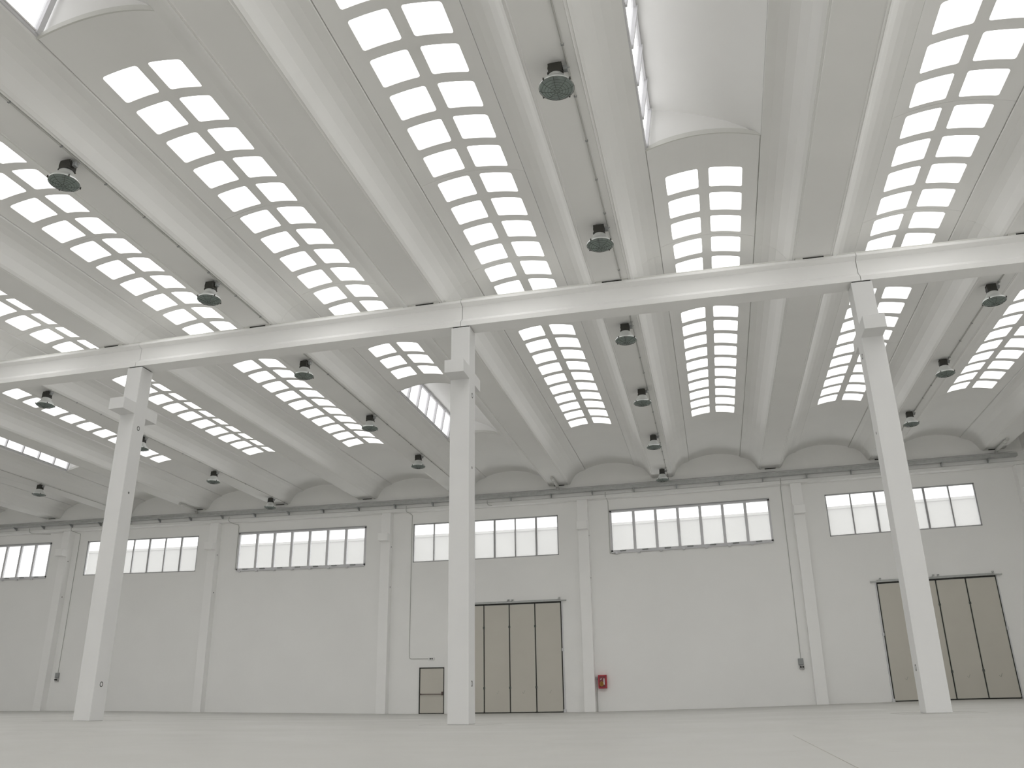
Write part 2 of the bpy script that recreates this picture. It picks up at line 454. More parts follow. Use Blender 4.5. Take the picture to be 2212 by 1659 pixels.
def strip_mesh(s, y0, y1, ylist):
    """vaulted shell with rounded pane openings between y0 and y1"""
    b = bmesh.new()
    def P(x, y, up): return b.verts.new((s + x, y, vault_z(x) + (TH if up else 0)))
    def patch(xa, xb, ya, yb, nx):
        for up in (False, True):
            vs = [[P(xa + (xb - xa) * i / nx, y, up) for i in range(nx + 1)] for y in (ya, yb)]
            for i in range(nx): b.faces.new((vs[0][i], vs[0][i+1], vs[1][i+1], vs[1][i]))
    m0, m1 = 0.06, 0.95
    patch(-1.178, -m1, y0, y1, 3); patch(m1, 1.178, y0, y1, 3); patch(-m0, m0, y0, y1, 1)
    for sg in (-1, 1):
        xa, xb = (m0, m1) if sg > 0 else (-m1, -m0)
        hx0, hx1 = (PW0, PW1) if sg > 0 else (-PW1, -PW0)
        y = y0
        for r in ylist:
            ca, cb = r - 0.04, r + PLEN + 0.04
            if ca > y + 1e-4: patch(xa, xb, y, ca, 8)
            hp = rounded_hole(hx0, hx1, r, r + PLEN)
            for up in (False, True):
                inner = [P(x, yy, up) for x, yy in hp]
                outer = [P(*border((x, yy), hx0, hx1, r, r + PLEN, xa, xb, ca, cb), up) for x, yy in hp]
                n = len(hp)
                for i in range(n):
                    k = (i + 1) % n; b.faces.new((inner[i], inner[k], outer[k], outer[i]))
                if not up: low = inner
                else: high = inner
            for i in range(len(hp)):
                k = (i + 1) % len(hp); b.faces.new((low[i], low[k], high[k], high[i]))
            y = cb
        if y < y1 - 1e-4: patch(xa, xb, y, y1, 8)
    # end faces
    nx = 16
    for ye in (y0, y1):
        lo = [P(-1.178 + 2.356 * i / nx, ye, False) for i in range(nx + 1)]; hi = [P(-1.178 + 2.356 * i / nx, ye, True) for i in range(nx + 1)]
        for i in range(nx): b.faces.new((lo[i], lo[i+1], hi[i+1], hi[i]))
    # side faces
    for sg in (-1, 1):      # rebated edge resting against the beam: a narrow shadow groove shows from below
        xa, xb = sorted((sg * 1.178, sg * 1.198)); zt = vault_z(1.19) + TH
        quadbox(b, s + xa, s + xb, y0, y1, zt - .02, zt)
    for xe in (-1.178, 1.178):
        v = [P(xe, y0, False), P(xe, y1, False), P(xe, y1, True), P(xe, y0, True)]; b.faces.new(v)
    bmesh.ops.remove_doubles(b, verts=b.verts, dist=0.0006)
    return b

def glazing_mesh(s, ylist):
    b = bmesh.new(); n = 6
    for r in ylist:
        for (xa, xb) in ((-PW1 - .03, -PW0 + .03), (PW0 - .03, PW1 + .03)):
            grid = []
            for (yy) in (r - .03, r + PLEN + .03):
                grid.append([b.verts.new((s + xa + (xb - xa) * i / n, yy, vault_z(xa + (xb - xa) * i / n) + TH + .006)) for i in range(n + 1)])
            for i in range(n): b.faces.new((grid[0][i], grid[0][i+1], grid[1][i+1], grid[1][i]))
    return b

def skylight(s, y0, y1, joints, label, group, mon=None):
    """one strip of vaulted panels; mon = (ya, yb) extent left open for a raised monitor"""
    t = thing('skylight_strip', label, 'skylight', (s, (y0 + y1) / 2, 11.3), group)
    spans = [(y0, y1)] if not mon else [(y0, mon[0]), (mon[1], y1)]
    for (a, b) in spans:
        if b - a < .2: continue
        cuts = [a] + [j for j in joints if a + .3 < j < b - .3] + [b]
        for i in range(len(cuts) - 1):
            u, v = cuts[i] + .004, cuts[i+1] - .004
            yl = [y for y in rows(y0, y1, mon) if y > u + .03 and y + PLEN < v - .03 and y + PLEN < 32.6]
            o = obj('vault_panel', strip_mesh(s, u, v, yl), 'concrete', t); rel(t, o)
            if yl:
                g = obj('glazing', glazing_mesh(s, yl), 'opal', o); g.data.transform(Matrix.Translation(-t.location))
                PORTALS.append((s - PW1, s + PW1, yl[0], yl[-1] + PLEN, 11.6))
    return t

NS = {-11.17: 'near skylight strip at the left picture edge just above the cross beam',
  -6.17: 'near skylight strip running behind the two upper left lamps, second from the left',
  -1.17: 'near skylight strip starting below the raised monitor in the top left corner',
  3.83: 'long near skylight strip through the top middle of the picture, left of the central lamps',
  8.83: 'short near skylight strip between the central raised monitor and the cross beam',
  13.83: 'near skylight strip in the top right corner of the picture'}
for s in NEARS:
    mon = NEARMON.get(round(s, 2))
    skylight(s, Y_CUT, SJ, [8.43, 14.43, 18.43], near(NS, s), 'skylight strips of the near bay', mon)
FS = {-31.17: 'leftmost skylight strip of the far bay, beyond the left picture edge',
  -26.17: 'skylight strip of the far bay at the left picture edge near the wall',
  -21.17: 'skylight strip of the far bay interrupted by the low left monitor',
  -16.17: 'far skylight strip crossed by the hanging lamp left of the left column',
  -11.17: 'far skylight strip passing behind the left column and ending left of it at the wall side',
  -6.17: 'far skylight strip directly right of the left column',
  -1.17: 'short far skylight strip with six panes above the monitor left of the middle column',
  3.83: 'far skylight strip just right of the middle column',
  8.83: 'far skylight strip right of the central lamps, nearly straight ahead',
  13.83: 'far skylight strip crossed by the right column',
  18.83: 'rightmost far skylight strip at the right picture edge'}
FS[-11.17] = 'far skylight strip crossing behind the left column at its capital'
FS[-6.17] = 'far skylight strip halfway between the left and the middle column'
FS[-11.17] = 'far skylight strip that starts behind the top of the left column'
for s in STRIPS:
    mon = FARMON.get(round(s, 2))
    skylight(s, SJ, 38.49, [26.43, 32.43], near(FS, s), 'skylight strips of the far bay', mon)

# ================================================================== RAISED ROOF MONITORS
def monitor(s, ya, yb, label):
    """half-raised shell hinged on the right, glazed on the left, closed by vertical end pieces"""
    t = thing('roof_monitor', label, 'roof monitor', (s, (ya + yb) / 2, 11.3), 'raised roof monitors')
    # shell section points from the glazing head to the right-hand joint
    sec = [(-1.03, 12.36), (-0.70, 12.275), (-0.07, 12.06), (0.55, 11.775), (0.92, 11.53), (1.195, 11.25)]
    b = bmesh.new()
    pr = [(s + x, z) for x, z in sec] + [(s + 1.195, 11.325)] + [(s + x, z + .09) for x, z in sec[::-1][1:]]
    prism_y(b, pr, ya - .12, yb + .12)
    rel(t, obj('raised_shell', b, 'concrete', t, smooth=True))
    # end pieces (tympana) and lips of the cut panels
    for ye, sg in ((ya, -1), (yb, 1)):
        b = bmesh.new()
        low = [(-1.19 + 2.38 * i / 12, vault_z(-1.19 + 2.38 * i / 12) + .06) for i in range(13)]
        up = [(x, z + .03) for x, z in sec]
        pr = low + [(x, max(z, vault_z(x) + .07)) for x, z in up[::-1][1:]] + []
        y0_, y1_ = (ye - .09, ye - .04) if sg < 0 else (ye + .04, ye + .09)
        a = [b.verts.new((s + x, y0_, z)) for x, z in pr]; c = [b.verts.new((s + x, y1_, z)) for x, z in pr]
        for i in range(len(pr)):
            k = (i + 1) % len(pr); b.faces.new((a[i], a[k], c[k], c[i]))
        f1 = b.faces.new(a); f2 = b.faces.new(c[::-1]); bmesh.ops.triangulate(b, faces=[f1, f2])
        rel(t, obj('end_panel', b, 'concrete', t))
        b = bmesh.new()
        n = 16; d0, d1 = (ye - .03, ye + .002) if sg > 0 else (ye - .002, ye + .03)
        pr = [(s - 1.195 + 2.39 * i / n, vault_z(-1.195 + 2.39 * i / n) - .004) for i in range(n + 1)] + [(s + 1.195 - 2.39 * i / n, vault_z(1.195 - 2.39 * i / n) + (.11 if 1 < i < n - 1 else .085)) for i in range(n + 1)]
        prism_y(b, pr, d0, d1, True)
        rel(t, obj('curb', b, 'lip', t))
    # glazing frame on the left: from the sill (-1.20, 11.25) up to the head (-1.03, 12.36)
    b = bmesh.new()
    x0, z0, x1, z1 = s - 1.205, 11.27, s - 1.03, 12.33
    def lean(u): return (x0 + (x1 - x0) * u, z0 + (z1 - z0) * u)
    def bar(y0_, y1_, u0, u1, w=.03):
        xa, za = lean(u0); xb, zb = lean(u1)
        prism_y(b, [(xa - w, za), (xa + w, za), (xb + w, zb), (xb - w, zb)], y0_, y1_)
    bar(ya, yb, 0.0, 0.05); bar(ya, yb, 0.93, 1.02, .04)
    rel(t, obj('window_frame', b, 'alu', t))
    n = 6
    for i in range(n + 1):
        y = ya + (yb - ya) * i / n
        wdt = .05 if i in (0, n) else .03
        b = bmesh.new(); xa, za = lean(0.03); xb, zb = lean(0.97)
        yy = min(max(y, ya + wdt), yb - wdt)
        prism_y(b, [(xa - .05, za), (xa + .07, za), (xb + .07, zb), (xb - .05, zb)], yy - wdt, yy + wdt)
        rel(t, obj('mullion', b, 'alu', t))
    b = bmesh.new()
    xa, za = lean(0.02); xb, zb = lean(0.98)
    prism_y(b, [(xa - .004, za), (xa + .004, za), (xb + .004, zb), (xb - .004, zb)], ya + .02, yb - .02)
    rel(t, obj('glazing', b, 'monitor_glass', t))
    return t
monitor(8.83, 8.38, 14.38, 'raised white roof monitor at top centre right with its glazed side on the left')
monitor(-1.17, 2.38, 8.38, 'raised roof monitor cut off by the top left corner of the picture')
monitor(-1.17, 26.2, 32.2, 'raised roof monitor left of and behind the middle column')
monitor(-21.17, 26.2, 32.2, 'low-looking raised roof monitor at the far left, seen as a row of bright panes')

# ================================================================== CROSS BEAM on the columns
def i_profile(yf, yb, w=0.16):
    return [(yf, 9.73), (yf, 9.86), (yf + w, 10.0), (yf + w, 10.36), (yf + .02, 10.41), (yf, 10.415), (yf, 10.48),
            (yb, 10.48), (yb, 10.415), (yb - .02, 10.41), (yb - w, 10.36), (yb - w, 10.0), (yb, 9.86), (yb, 9.73)]
JX = [XL] + [2.36 + 10 * k for k in range(-3, 3)]
JX[-1] = XR
LB = ['leftmost length of white cross beam, outside the left edge', 'white cross beam length left of the left column running out of the picture',
      None, 'white cross beam length between the left and the middle column', 'white cross beam length between the middle and the right column',
      'white cross beam length right of the right column']
JX = [XL, -27.64, -17.64, -7.64, 2.36, 12.36, XR]
LB = ['white cross beam length far outside the left edge', 'second white cross beam length beyond the left picture edge',
      'white cross beam length from the left picture edge to the left column', 'white cross beam length between the left and the middle column',
      'white cross beam length between the middle and the right column', 'white cross beam length right of the right column']
for i in range(6):
    a, b_ = JX[i] + .008, JX[i+1] - .008
    t = thing('cross_beam', LB[i], 'beam', ((a + b_) / 2, 18.77, 9.73), 'cross beam lengths on the columns')
    b = bmesh.new(); prism_x(b, i_profile(YC0, YC1), a, b_)
    rel(t, obj('concrete_beam', b, 'beam', t))
    b = bmesh.new()
    for s in STRIPS:
        for (u, v) in ((s - 1.9, s + 1.9),):
            u2, v2 = max(u, a), min(v, b_)
            if v2 - u2 > .2: quadbox(b, u2, v2, YC0 + .05, YC1 - .05, 10.479, 10.545)
    if len(b.verts): rel(t, obj('mortar_strip', b, 'lip', t))
    else: b.free()

# ================================================================== COLUMNS
def column(cx, label):
    t = thing('concrete_column', label, 'column', (cx + .25, 18.77, 0), 'free-standing columns')
    rel(t, box('shaft', cx, cx + .5, YC0, YC1, 0, 9.70, 'column', t, bevel=.012))
    rel(t, box('bearing_plate', cx + .03, cx + .47, YC0 + .03, YC1 - .03, 9.70, 9.73, 'dark', t))
    # crane corbels toward and away from the camera
    for sg in (-1, 1):
        y0, y1 = (YC0 - .52, YC0 + .01) if sg < 0 else (YC1 - .01, YC1 + .5)
        b = bmesh.new(); quadbox(b, cx, cx + .5, y0, y1, 8.24, 8.58)
        rel(t, obj('corbel', b, 'column', t, bevel=.01))
    for sg, xf in ((-1, cx), (1, cx + .5)):
        for z, r in ((0.885, .062), (5.98, .03), (7.87, .062)):
            b = bmesh.new()
            n = 14
            ring = []
            for rr in ((r, r * .62) if r > .04 else (r, 0.0001)):
                ring.append([b.verts.new((xf + sg * .002, 18.77 + rr * math.cos(2*math.pi*k/n), z + rr * 1.15 * math.sin(2*math.pi*k/n))) for k in range(n)])
            ring.append([b.verts.new((xf - sg * .01, v.co.y, v.co.z)) for v in ring[0]])
            ring.append([b.verts.new((xf - sg * .01, v.co.y, v.co.z)) for v in ring[1]])
            for k in range(n):
                k2 = (k + 1) % n
                b.faces.new((ring[0][k], ring[0][k2], ring[1][k2], ring[1][k])); b.faces.new((ring[2][k], ring[3][k], ring[3][k2], ring[2][k2]))
                b.faces.new((ring[0][k], ring[2][k], ring[2][k2], ring[0][k2])); b.faces.new((ring[1][k], ring[1][k2], ring[3][k2], ring[3][k]))
            rel(t, obj('fixing_socket', b, mat('socket', (0.12, 0.12, 0.115), 0.8) if 'sock' not in MAT else 'sock', t))
            if 'sock' not in MAT: MAT['sock'] = bpy.data.materials['socket']
    return t
for cx, l in ((-7.89, 'left white square concrete column with two corbels'), (2.11, 'middle white square concrete column, in front of the grey folding door'),
              (12.11, 'right white square concrete column, leaning over the right-hand door in the picture'),
              (-17.89, 'white concrete column beyond the left picture edge'), (-27.89, 'white concrete column far beyond the left picture edge')):
    column(cx, l)

# ================================================================== FAR WALL: pilasters and edge beam
PIL = {-27.65: 'white wall pilaster at the far left with a conduit beside it', -17.83: 'white wall pilaster between the second and third window from the left',
       -7.82: 'white wall pilaster left of the middle column', 2.16: 'white wall pilaster between the grey folding door and the red cabinet',
       12.15: 'white wall pilaster left of the right column', 22.05: 'white pilaster in the right-hand corner'}
for x, l in PIL.items():
    t = thing('wall_pilaster', l, 'pilaster', (x + .25, 38.56, 0), 'pilasters on the far wall')
    rel(t, box('shaft', x, x + .5, 38.36, YF + .01, 0, 9.72, 'pilaster', t, bevel=.01))
    rel(t, box('corbel', x, x + .5, 37.98, 38.37, 8.24, 8.62, 'pilaster', t, bevel=.01))
    for z in (8.0, 6.0):
        b = bmesh.new(); tube(b, [(x + .501, 38.55, z), (x + .51, 38.55, z)], .03, 8); rel(t, obj('fixing_socket', b, 'sock', t))
bm = bmesh.new(); prism_x(bm, [(38.36, 9.73), (38.36, 9.88), (38.43, 9.93), (38.43, 10.33), (38.36, 10.35), (38.36, 10.48), (38.757, 10.48), (38.757, 9.73)], XL + .001, XR - .001)
structure('trim_2', bm, 'wall', 'white edge beam along the top of the far wall')

# ================================================================== WINDOWS
def window(i, x0, x1, n, op):
    z0, z1 = WZ[op]
    root = bpy.data.objects.new('window_%d' % i, None); COL.objects.link(root); root.location = ((x0 + x1) / 2, YF, z0)
    root['kind'] = 'structure'; root['category'] = 'window'
    root['label'] = 'high window band with %d panes, %s from the left on the far wall' % (n, ['first', 'second', 'third', 'fourth', 'fifth', 'sixth'][i - 1])
    m = 'alu' if op else 'alu_dark'
    fw = .09 if op else .05
    ya, yb = (YF - .03, YF + .10) if op else (YF + .02, YF + .12)
    b = bmesh.new()
    quadbox(b, x0, x1, ya, yb, z0, z0 + fw); quadbox(b, x0, x1, ya, yb, z1 - fw, z1)
    quadbox(b, x0, x0 + fw, ya, yb, z0, z1); quadbox(b, x1 - fw, x1, ya, yb, z0, z1)
    rel(root, obj('window_frame', b, m, root))
    pw = (x1 - x0 - 2 * fw) / n
    for k in range(1, n):
        x = x0 + fw + pw * k; hw = .065 if op else (.03 if k % 2 else .045)
        rel(root, box('mullion', x - hw, x + hw, ya + .01, yb, z0 + fw, z1 - fw, m, root))
    rel(root, box('glazing', x0 + fw, x1 - fw, YF + .05, YF + .058, z0 + fw, z1 - fw, 'glass', root))
    if op:
        rel(root, box('sill_rail', x0 + .02, x1 - .02, YF - .07, YF - .03, z0 - .06, z0 + .01, 'alu', root))
        for k in range(n):
            x = x0 + fw + pw * (k + .5)
            rel(root, box('opener', x - .19, x + .09, YF - .12, YF - .04, z0 + .02, z0 + .075, 'plastic_grey', root, bevel=.01))
            rel(root, box('rail_bracket', x - .42, x - .30, YF - .13, YF - .03, z0 - .11, z0 - .02, 'alu', root, bevel=.01))
        rel(root, box('head_rail', x0, x1, YF - .06, YF - .03, z1 - .02, z1 + .03, 'alu_dark', root))
    return root
for i, wn in enumerate(WINS): window(i + 1, *wn)

# ================================================================== DOORS
def folding_door(i, x0, label):
    W, H = 1.239, 4.99
    root = bpy.data.objects.new('door_%d' % i, None); COL.objects.link(root); root.location = (x0 + 2 * W, YF, 0)
    root['kind'] = 'structure'; root['category'] = 'door'; root['label'] = label
    yb = YF
    rel(root, box('backing_seal', x0 - .03, x0 + 4 * W + .03, YF - .03, YF - .002, .0, H + .02, 'gasket', root))
    for k in range(4):
        a, b = x0 + k * W + .026, x0 + (k + 1) * W - .026
        leaf = box('door_leaf', a, b, YF - .075, YF - .03, .045, H - .05, 'door', root, bevel=.006); rel(root, leaf)
        # slender bright edge strips and a faint chalk mark
        bm = bmesh.new(); quadbox(bm, a, a + .02, YF - .079, YF - .07, .045, H - .05); quadbox(bm, b - .02, b, YF - .079, YF - .07, .045, H - .05)
        quadbox(bm, a, b, YF - .079, YF - .07, .045, .07); quadbox(bm, a, b, YF - .079, YF - .07, H - .075, H - .05)
        rel(root, obj('edge_strip', bm, mat('pale edge strip', (.50, .50, .45), .5) if 'estrip' not in MAT else 'estrip', leaf))
        if 'estrip' not in MAT: MAT['estrip'] = bpy.data.materials['pale edge strip']
        c = (a + b) / 2
        bm = bmesh.new(); tube(bm, [(c - .06, YF - .079, .93), (c, YF - .082, .86), (c + .07, YF - .079, 1.0)], .012, 6)
        rel(root, obj('chalk_mark', bm, 'estrip', leaf))  # chalk tick drawn on the leaf
    # hinges
    for k in (1, 2, 3):
        for z in (1.13, 3.9):
            rel(root, box('hinge', x0 + k * W - .045, x0 + k * W + .045, YF - .10, YF - .07, z - .05, z + .05, 'wire', root))
    # track above and its guide arms
    rel(root, box('top_track', x0 - .28, x0 + 4 * W + .28, YF - .14, YF - .08, H + .02, H + .075, 'galv', root, bevel=.01))
    rel(root, box('head_cover', x0 + .02, x0 + 4 * W - .02, YF - .085, YF - .0, H + .015, H + .12, 'galv', root, bevel=.01))
    for x, d in ((x0 + .12, 1), (x0 + 4 * W - .12, 1), (x0 + 2 * W - .10, 1), (x0 + 2 * W + .10, 1)):
        bm = bmesh.new(); tube(bm, [(x - .06, YF - .11, H + .03), (x + .02 * d, YF - .10, H + .13), (x + .06 * d, YF - .04, H + .19)], .022, 6)
        quadbox(bm, x + .02, x + .10, YF - .08, YF - .01, H + .16, H + .21)
        rel(root, obj('guide_arm', bm, 'galv', root))
    # side posts
    for x in (x0 - .065, x0 + 4 * W + .025):
        rel(root, box('side_post', x, x + .045, YF - .06, YF - .002, 0, H + .02, 'alu', root))
        rel(root, box('catch', x - .02, x + .06, YF - .11, YF - .05, 2.72, 2.85, 'alu', root))
        rel(root, box('floor_bracket', x - .02, x + .08, YF - .13, YF - .03, .0, .13, 'alu', root))
    return root
folding_door(2, -3.788, 'tall grey beige folding door with four leaves behind the middle column')
folding_door(3, 15.376, 'tall grey beige folding door with four leaves behind the right column')

def small_door():
    x0, x1, H = -5.765, -4.535, 2.12
    root = bpy.data.objects.new('door_1', None); COL.objects.link(root); root.location = ((x0 + x1) / 2, YF, 0)
    root['kind'] = 'structure'; root['category'] = 'door'; root['label'] = 'small grey beige emergency door with push bar, left of the middle column'
    bm = bmesh.new(); quadbox(bm, x0, x0 + .055, YF - .05, YF - .002, 0, H); quadbox(bm, x1 - .022, x1, YF - .05, YF - .002, 0, H)
    quadbox(bm, x0, x1, YF - .05, YF - .002, H - .05, H); quadbox(bm, x0, x1, YF - .05, YF - .002, 0, .03)
    rel(root, obj('door_frame', bm, 'gasket', root))
    rel(root, box('door_leaf', x0 + .055, x1 - .022, YF - .04, YF - .004, .03, H - .05, 'door', root))
    bm = bmesh.new(); tube(bm, [(x0 + .09, YF - .11, .89), (x1 - .05, YF - .11, .885)], .018, 8)
    quadbox(bm, x0 + .07, x0 + .12, YF - .12, YF - .04, .86, .92); quadbox(bm, x1 - .10, x1 - .03, YF - .12, YF - .04, .84, 1.0)
    rel(root, obj('push_bar', bm, mat('brown grey push bar', (.14, .10, .09), .4), root))
small_door()

# ================================================================== LAMPS
def make_lamp():
    t = thing('high_bay_lamp', '', 'lamp', (0, 0, ZB), 'hanging high-bay lamps')
    b = bmesh.new(); quadbox(b, -.06, .06, -.05, .05, -.025, 0.0)
    quadbox(b, -.03, .03, -.02, .02, -.06, -.02)
    obj('mounting_bracket', b, 'galv', t)
    # dark control gear housing with chamfered shoulders and ribs
    b = bmesh.new()
    pr = [(-.085, -.05), (.085, -.05), (.115, -.09), (.115, -.22), (.135, -.262), (-.135, -.262), (-.115, -.22), (-.125, -.16), (-.115, -.09)]
    prism_y(b, pr, -.11, .11)
    for k in range(5): quadbox(b, -.12, .12, -.10 + k * .045, -.09 + k * .045, -.20, -.045)
    obj('gear_housing', b, 'ballast', t, bevel=.008)
    b = bmesh.new(); quadbox(b, .13, .205, -.04, .05, -.17, -.08); tube(b, [(.205, 0, -.12), (.23, .03, -.09), (.22, .06, -.055)], .012, 6)
    obj('junction_box', b, 'plastic_grey', t, bevel=.006)
    b = bmesh.new(); tube(b, [(.11, 0, -.125), (.135, 0, -.125)], .018, 8); obj('cable_gland', b, 'ballast', t)
    # bell-shaped reflector
    b = bmesh.new()
    lathe(b, [(0, -.2625), (.10, -.2625), (.135, -.268), (.15, -.29), (.165, -.33), (.195, -.385), (.235, -.43), (.270, -.465), (.284, -.49), (.290, -.505), (.300, -.510), (.300, -.525), (.286, -.525), (.276, -.495), (.20, -.41), (.14, -.32), (.09, -.278), (0, -.276)], seg=40)
    obj('reflector', b, 'reflector', t, smooth=True)
    b = bmesh.new(); lathe(b, [(.284, -.518), (.26, -.528), (.15, -.538), (0, -.542)], seg=32); obj('glass_cover', b, 'lampglass', t, smooth=True)
    b = bmesh.new(); lathe(b, [(0, -.30), (.035, -.31), (.06, -.36), (.065, -.40), (.045, -.45), (0, -.47)], seg=14); obj('bulb', b, 'white', t, smooth=True)
    # wire guard: dome of rings and spokes
    b = bmesh.new()
    def dome(r): return -.525 - .075 * (1 - (r / .30) ** 2) ** .6
    for r in (.298, .25, .20, .15, .10, .05):
        z = dome(r); tube(b, [(r * math.cos(a), r * math.sin(a), z) for a in [2*math.pi*k/28 for k in range(29)]], .0036, 5, cap=False)
    for k in range(8):
        a = 2 * math.pi * k / 8
        tube(b, [(r * math.cos(a), r * math.sin(a), dome(min(r, .299))) for r in (.02, .10, .18, .25, .30)], .0042, 5)
    obj('wire_guard', b, 'wire', t)
    for k in range(4):
        a = math.pi / 4 + k * math.pi / 2 + .2
        b = bmesh.new(); c = Vector((.312 * math.cos(a), .312 * math.sin(a), -.515))
        tube(b, [c - Vector((0, 0, .022)), c + Vector((0, 0, .022))], .014, 6); obj('clip', b, 'ballast', t)
    return t
LAMPS = []
ROWS = {6.39: 'central', -3.47: 'left of centre', -13.38: 'behind the left column', 16.25: 'right-hand', -23.3: 'far left'}
YS = [10.65, 15.87, 21.15, 26.4, 31.65, 36.9]
LL = {(6.39, 0): 'large nearest hanging lamp at top centre, seen from below with its wire guard',
 (6.39, 1): 'hanging lamp right of centre just in front of the cross beam', (6.39, 2): 'hanging lamp right of centre just behind the cross beam',
 (6.39, 3): 'second hanging lamp behind the cross beam in the row right of centre', (6.39, 4): 'third hanging lamp behind the cross beam in the row right of centre, with bright reflections',
 (6.39, 5): 'smallest hanging lamp right of centre, next to the far wall and cable tray',
 (-3.47, 0): 'hanging lamp at upper left beside the leftmost bright panes', (-3.47, 1): 'hanging lamp on the left just in front of the cross beam',
 (-3.47, 2): 'hanging lamp just behind the cross beam between the left and middle column', (-3.47, 3): 'second lamp behind the cross beam between the left and middle column, over bright panes',
 (-3.47, 4): 'third lamp behind the cross beam, just left of the middle column', (-3.47, 5): 'lamp near the far wall hidden behind the middle column',
 (-13.38, 2): 'hanging lamp left of the left column under bright panes', (-13.38, 3): 'hanging lamp half hidden behind the left column',
 (-13.38, 4): 'small hanging lamp right of the left column, before the wall', (-13.38, 5): 'smallest hanging lamp between left and middle column, touching the cable tray line',
 (16.25, 2): 'hanging lamp at the right just behind the cross beam', (16.25, 3): 'second hanging lamp at the right, level with the end of the rightmost panes',
 (16.25, 4): 'third hanging lamp at the right, with bright reflections beside the right column', (16.25, 5): 'lamp near the far wall hidden behind the right column',
 (-23.3, 4): 'hanging lamp at the far left above the leftmost window', (-23.3, 5): 'lamp near the far wall behind the left column',
 }
proto = make_lamp(); first = True
for (x, k), l in LL.items():
    o = proto if first else copy_tree(proto); first = False
    o.location = (x, YS[k], ZB); o['label'] = l
    o.rotation_euler.z = random.Random(int(x * 10) + k).uniform(-.12, .12)

# conduits along the undersides of lamp-carrying beams
CL = {6.39: 'thin grey conduit line along the beam of the central lamp row', -3.47: 'thin grey conduit line along the beam of the lamp row left of centre',
      -13.38: 'thin grey conduit line along the beam of lamps behind the left column', 16.25: 'thin grey conduit line along the beam of the right-hand lamps',
      -23.3: 'thin grey conduit line along the beam of the far left lamp'}
for x, l in CL.items():
    t = thing('conduit', l, 'conduit', (x + .2, 20, 10.52), 'conduits under the roof beams')
    for (a, b_) in ((3.0, 18.45), (19.05, 38.3)):
        if a < 18 and x in (-13.38, 16.25, -23.3): continue
        b = bmesh.new(); tube(b, [(x + .2, a, 10.512), (x + .2, b_, 10.512)], .017, 8); rel(t, obj('pipe', b, 'conduit', t, smooth=True))
        y = a + .7
        while y < b_:
            rel(t, box('clip', x + .175, x + .225, y - .015, y + .015, 10.49, 10.5275, 'plastic_grey', t)); y += 1.3

# ================================================================== CABLE TRAY along the far wall
t = thing('cable_tray', 'long grey galvanised cable tray on brackets under the roof along the far wall', 'cable tray', (-7, 38.15, 10.04))
b = bmesh.new()
T0, T1 = 38.04, 38.33
quadbox(b, XL + .1, XR - .4, T0, T1, 10.065, 10.077)
quadbox(b, XL + .1, XR - .4, T0, T0 + .01, 10.065, 10.20); quadbox(b, XL + .1, XR - .4, T1 - .01, T1, 10.065, 10.20)
quadbox(b, XL + .1, XR - .4, T0 - .02, T0 + .01, 10.19, 10.202); quadbox(b, XL + .1, XR - .4, T0 - .012, T0 + .002, 10.06, 10.085)
rel(t, obj('tray', b, 'galv', t))
k = -24
x = 10.94 - 48
while x < XR - .5:
    b = bmesh.new()
    pr = [(38.03, 10.062), (38.37, 10.062), (38.37, 9.90), (38.31, 9.90)]
    prism_x(b, pr, x - .022, x + .022)
    rel(t, obj('bracket', b, 'plastic_grey', t)); x += 2.0

# ================================================================== DRAIN PIPES at the wall ends of roof beams
for x, l in ((1.30, 'short grey rainwater pipe stub under the roof beam right of the middle column'),
             (-18.67, 'thin rainwater pipe stub at the wall between the left column and the second window'),
             (21.36, 'short grey rainwater pipe stub at the top right by the corner')):
    t = thing('drain_pipe', l, 'pipe', (x, 37.5, 10.47), 'rainwater pipe stubs')
    b = bmesh.new(); pts = [(x, 36.62, 10.44), (x, 36.8, 10.435), (x, 37.0, 10.43), (x, 38.1, 10.41), (x, 38.2, 10.37), (x, 38.24, 10.25)]
    tube(b, pts, .075, 12); rel(t, obj('pipe', b, 'pipe', t, smooth=True))
    b = bmesh.new(); tube(b, [(x, 37.0, 10.43), (x, 37.08, 10.429)], .092, 12); rel(t, obj('collar', b, 'pipe', t, smooth=True))

# ================================================================== WALL CONDUITS AND BOXES
def run(name, pts, label, r=.016, m='conduit', cat='conduit', group=None):
    b = bmesh.new(); tube(b, pts, r, 8); o = obj(name, b, m, smooth=True)
    return tag(o, label, cat, group)
g = 'conduits down the far wall'
yw = YF - .02
run('wall_conduit', [(-6.48, 38.33, 10.0), (-6.50, 38.33, 9.80), (-6.47, 38.34, 9.70), (-6.36, 38.60, 9.66), (-6.30, yw, 9.60), (-6.30, yw, 9.3), (-6.30, yw, 2.62), (-6.27, yw, 2.56), (-6.20, yw, 2.535), (-5.30, yw, 2.53)],
    'thin conduit from the cable tray, turning right to the light over the small door', group=g)
run('wall_conduit', [(-27.1, 38.33, 10.0), (-27.1, 38.33, 9.75), (-26.95, 38.6, 9.66), (-26.75, yw, 9.6), (-26.73, yw, 9.2), (-26.73, yw, 1.95)],
    'thin conduit from the cable tray down to the grey socket box at the far left', group=g)
run('wall_conduit', [(11.74, 38.33, 10.0), (11.74, 38.34, 9.72), (11.74, 38.6, 9.68), (11.74, yw, 9.6), (11.74, yw, 9.2), (11.74, yw, 1.955)],
    'thin conduit from the cable tray down to the socket box left of the right column', group=g)
run('wall_conduit', [(-16.66, 38.33, 10.0), (-16.68, 38.33, 9.78), (-16.6, 38.4, 9.70), (-16.3, yw, 9.62), (-16.26, yw, 9.5), (-16.26, yw, 7.2)],
    'thin conduit dropping to the left end of the third window', group=g)
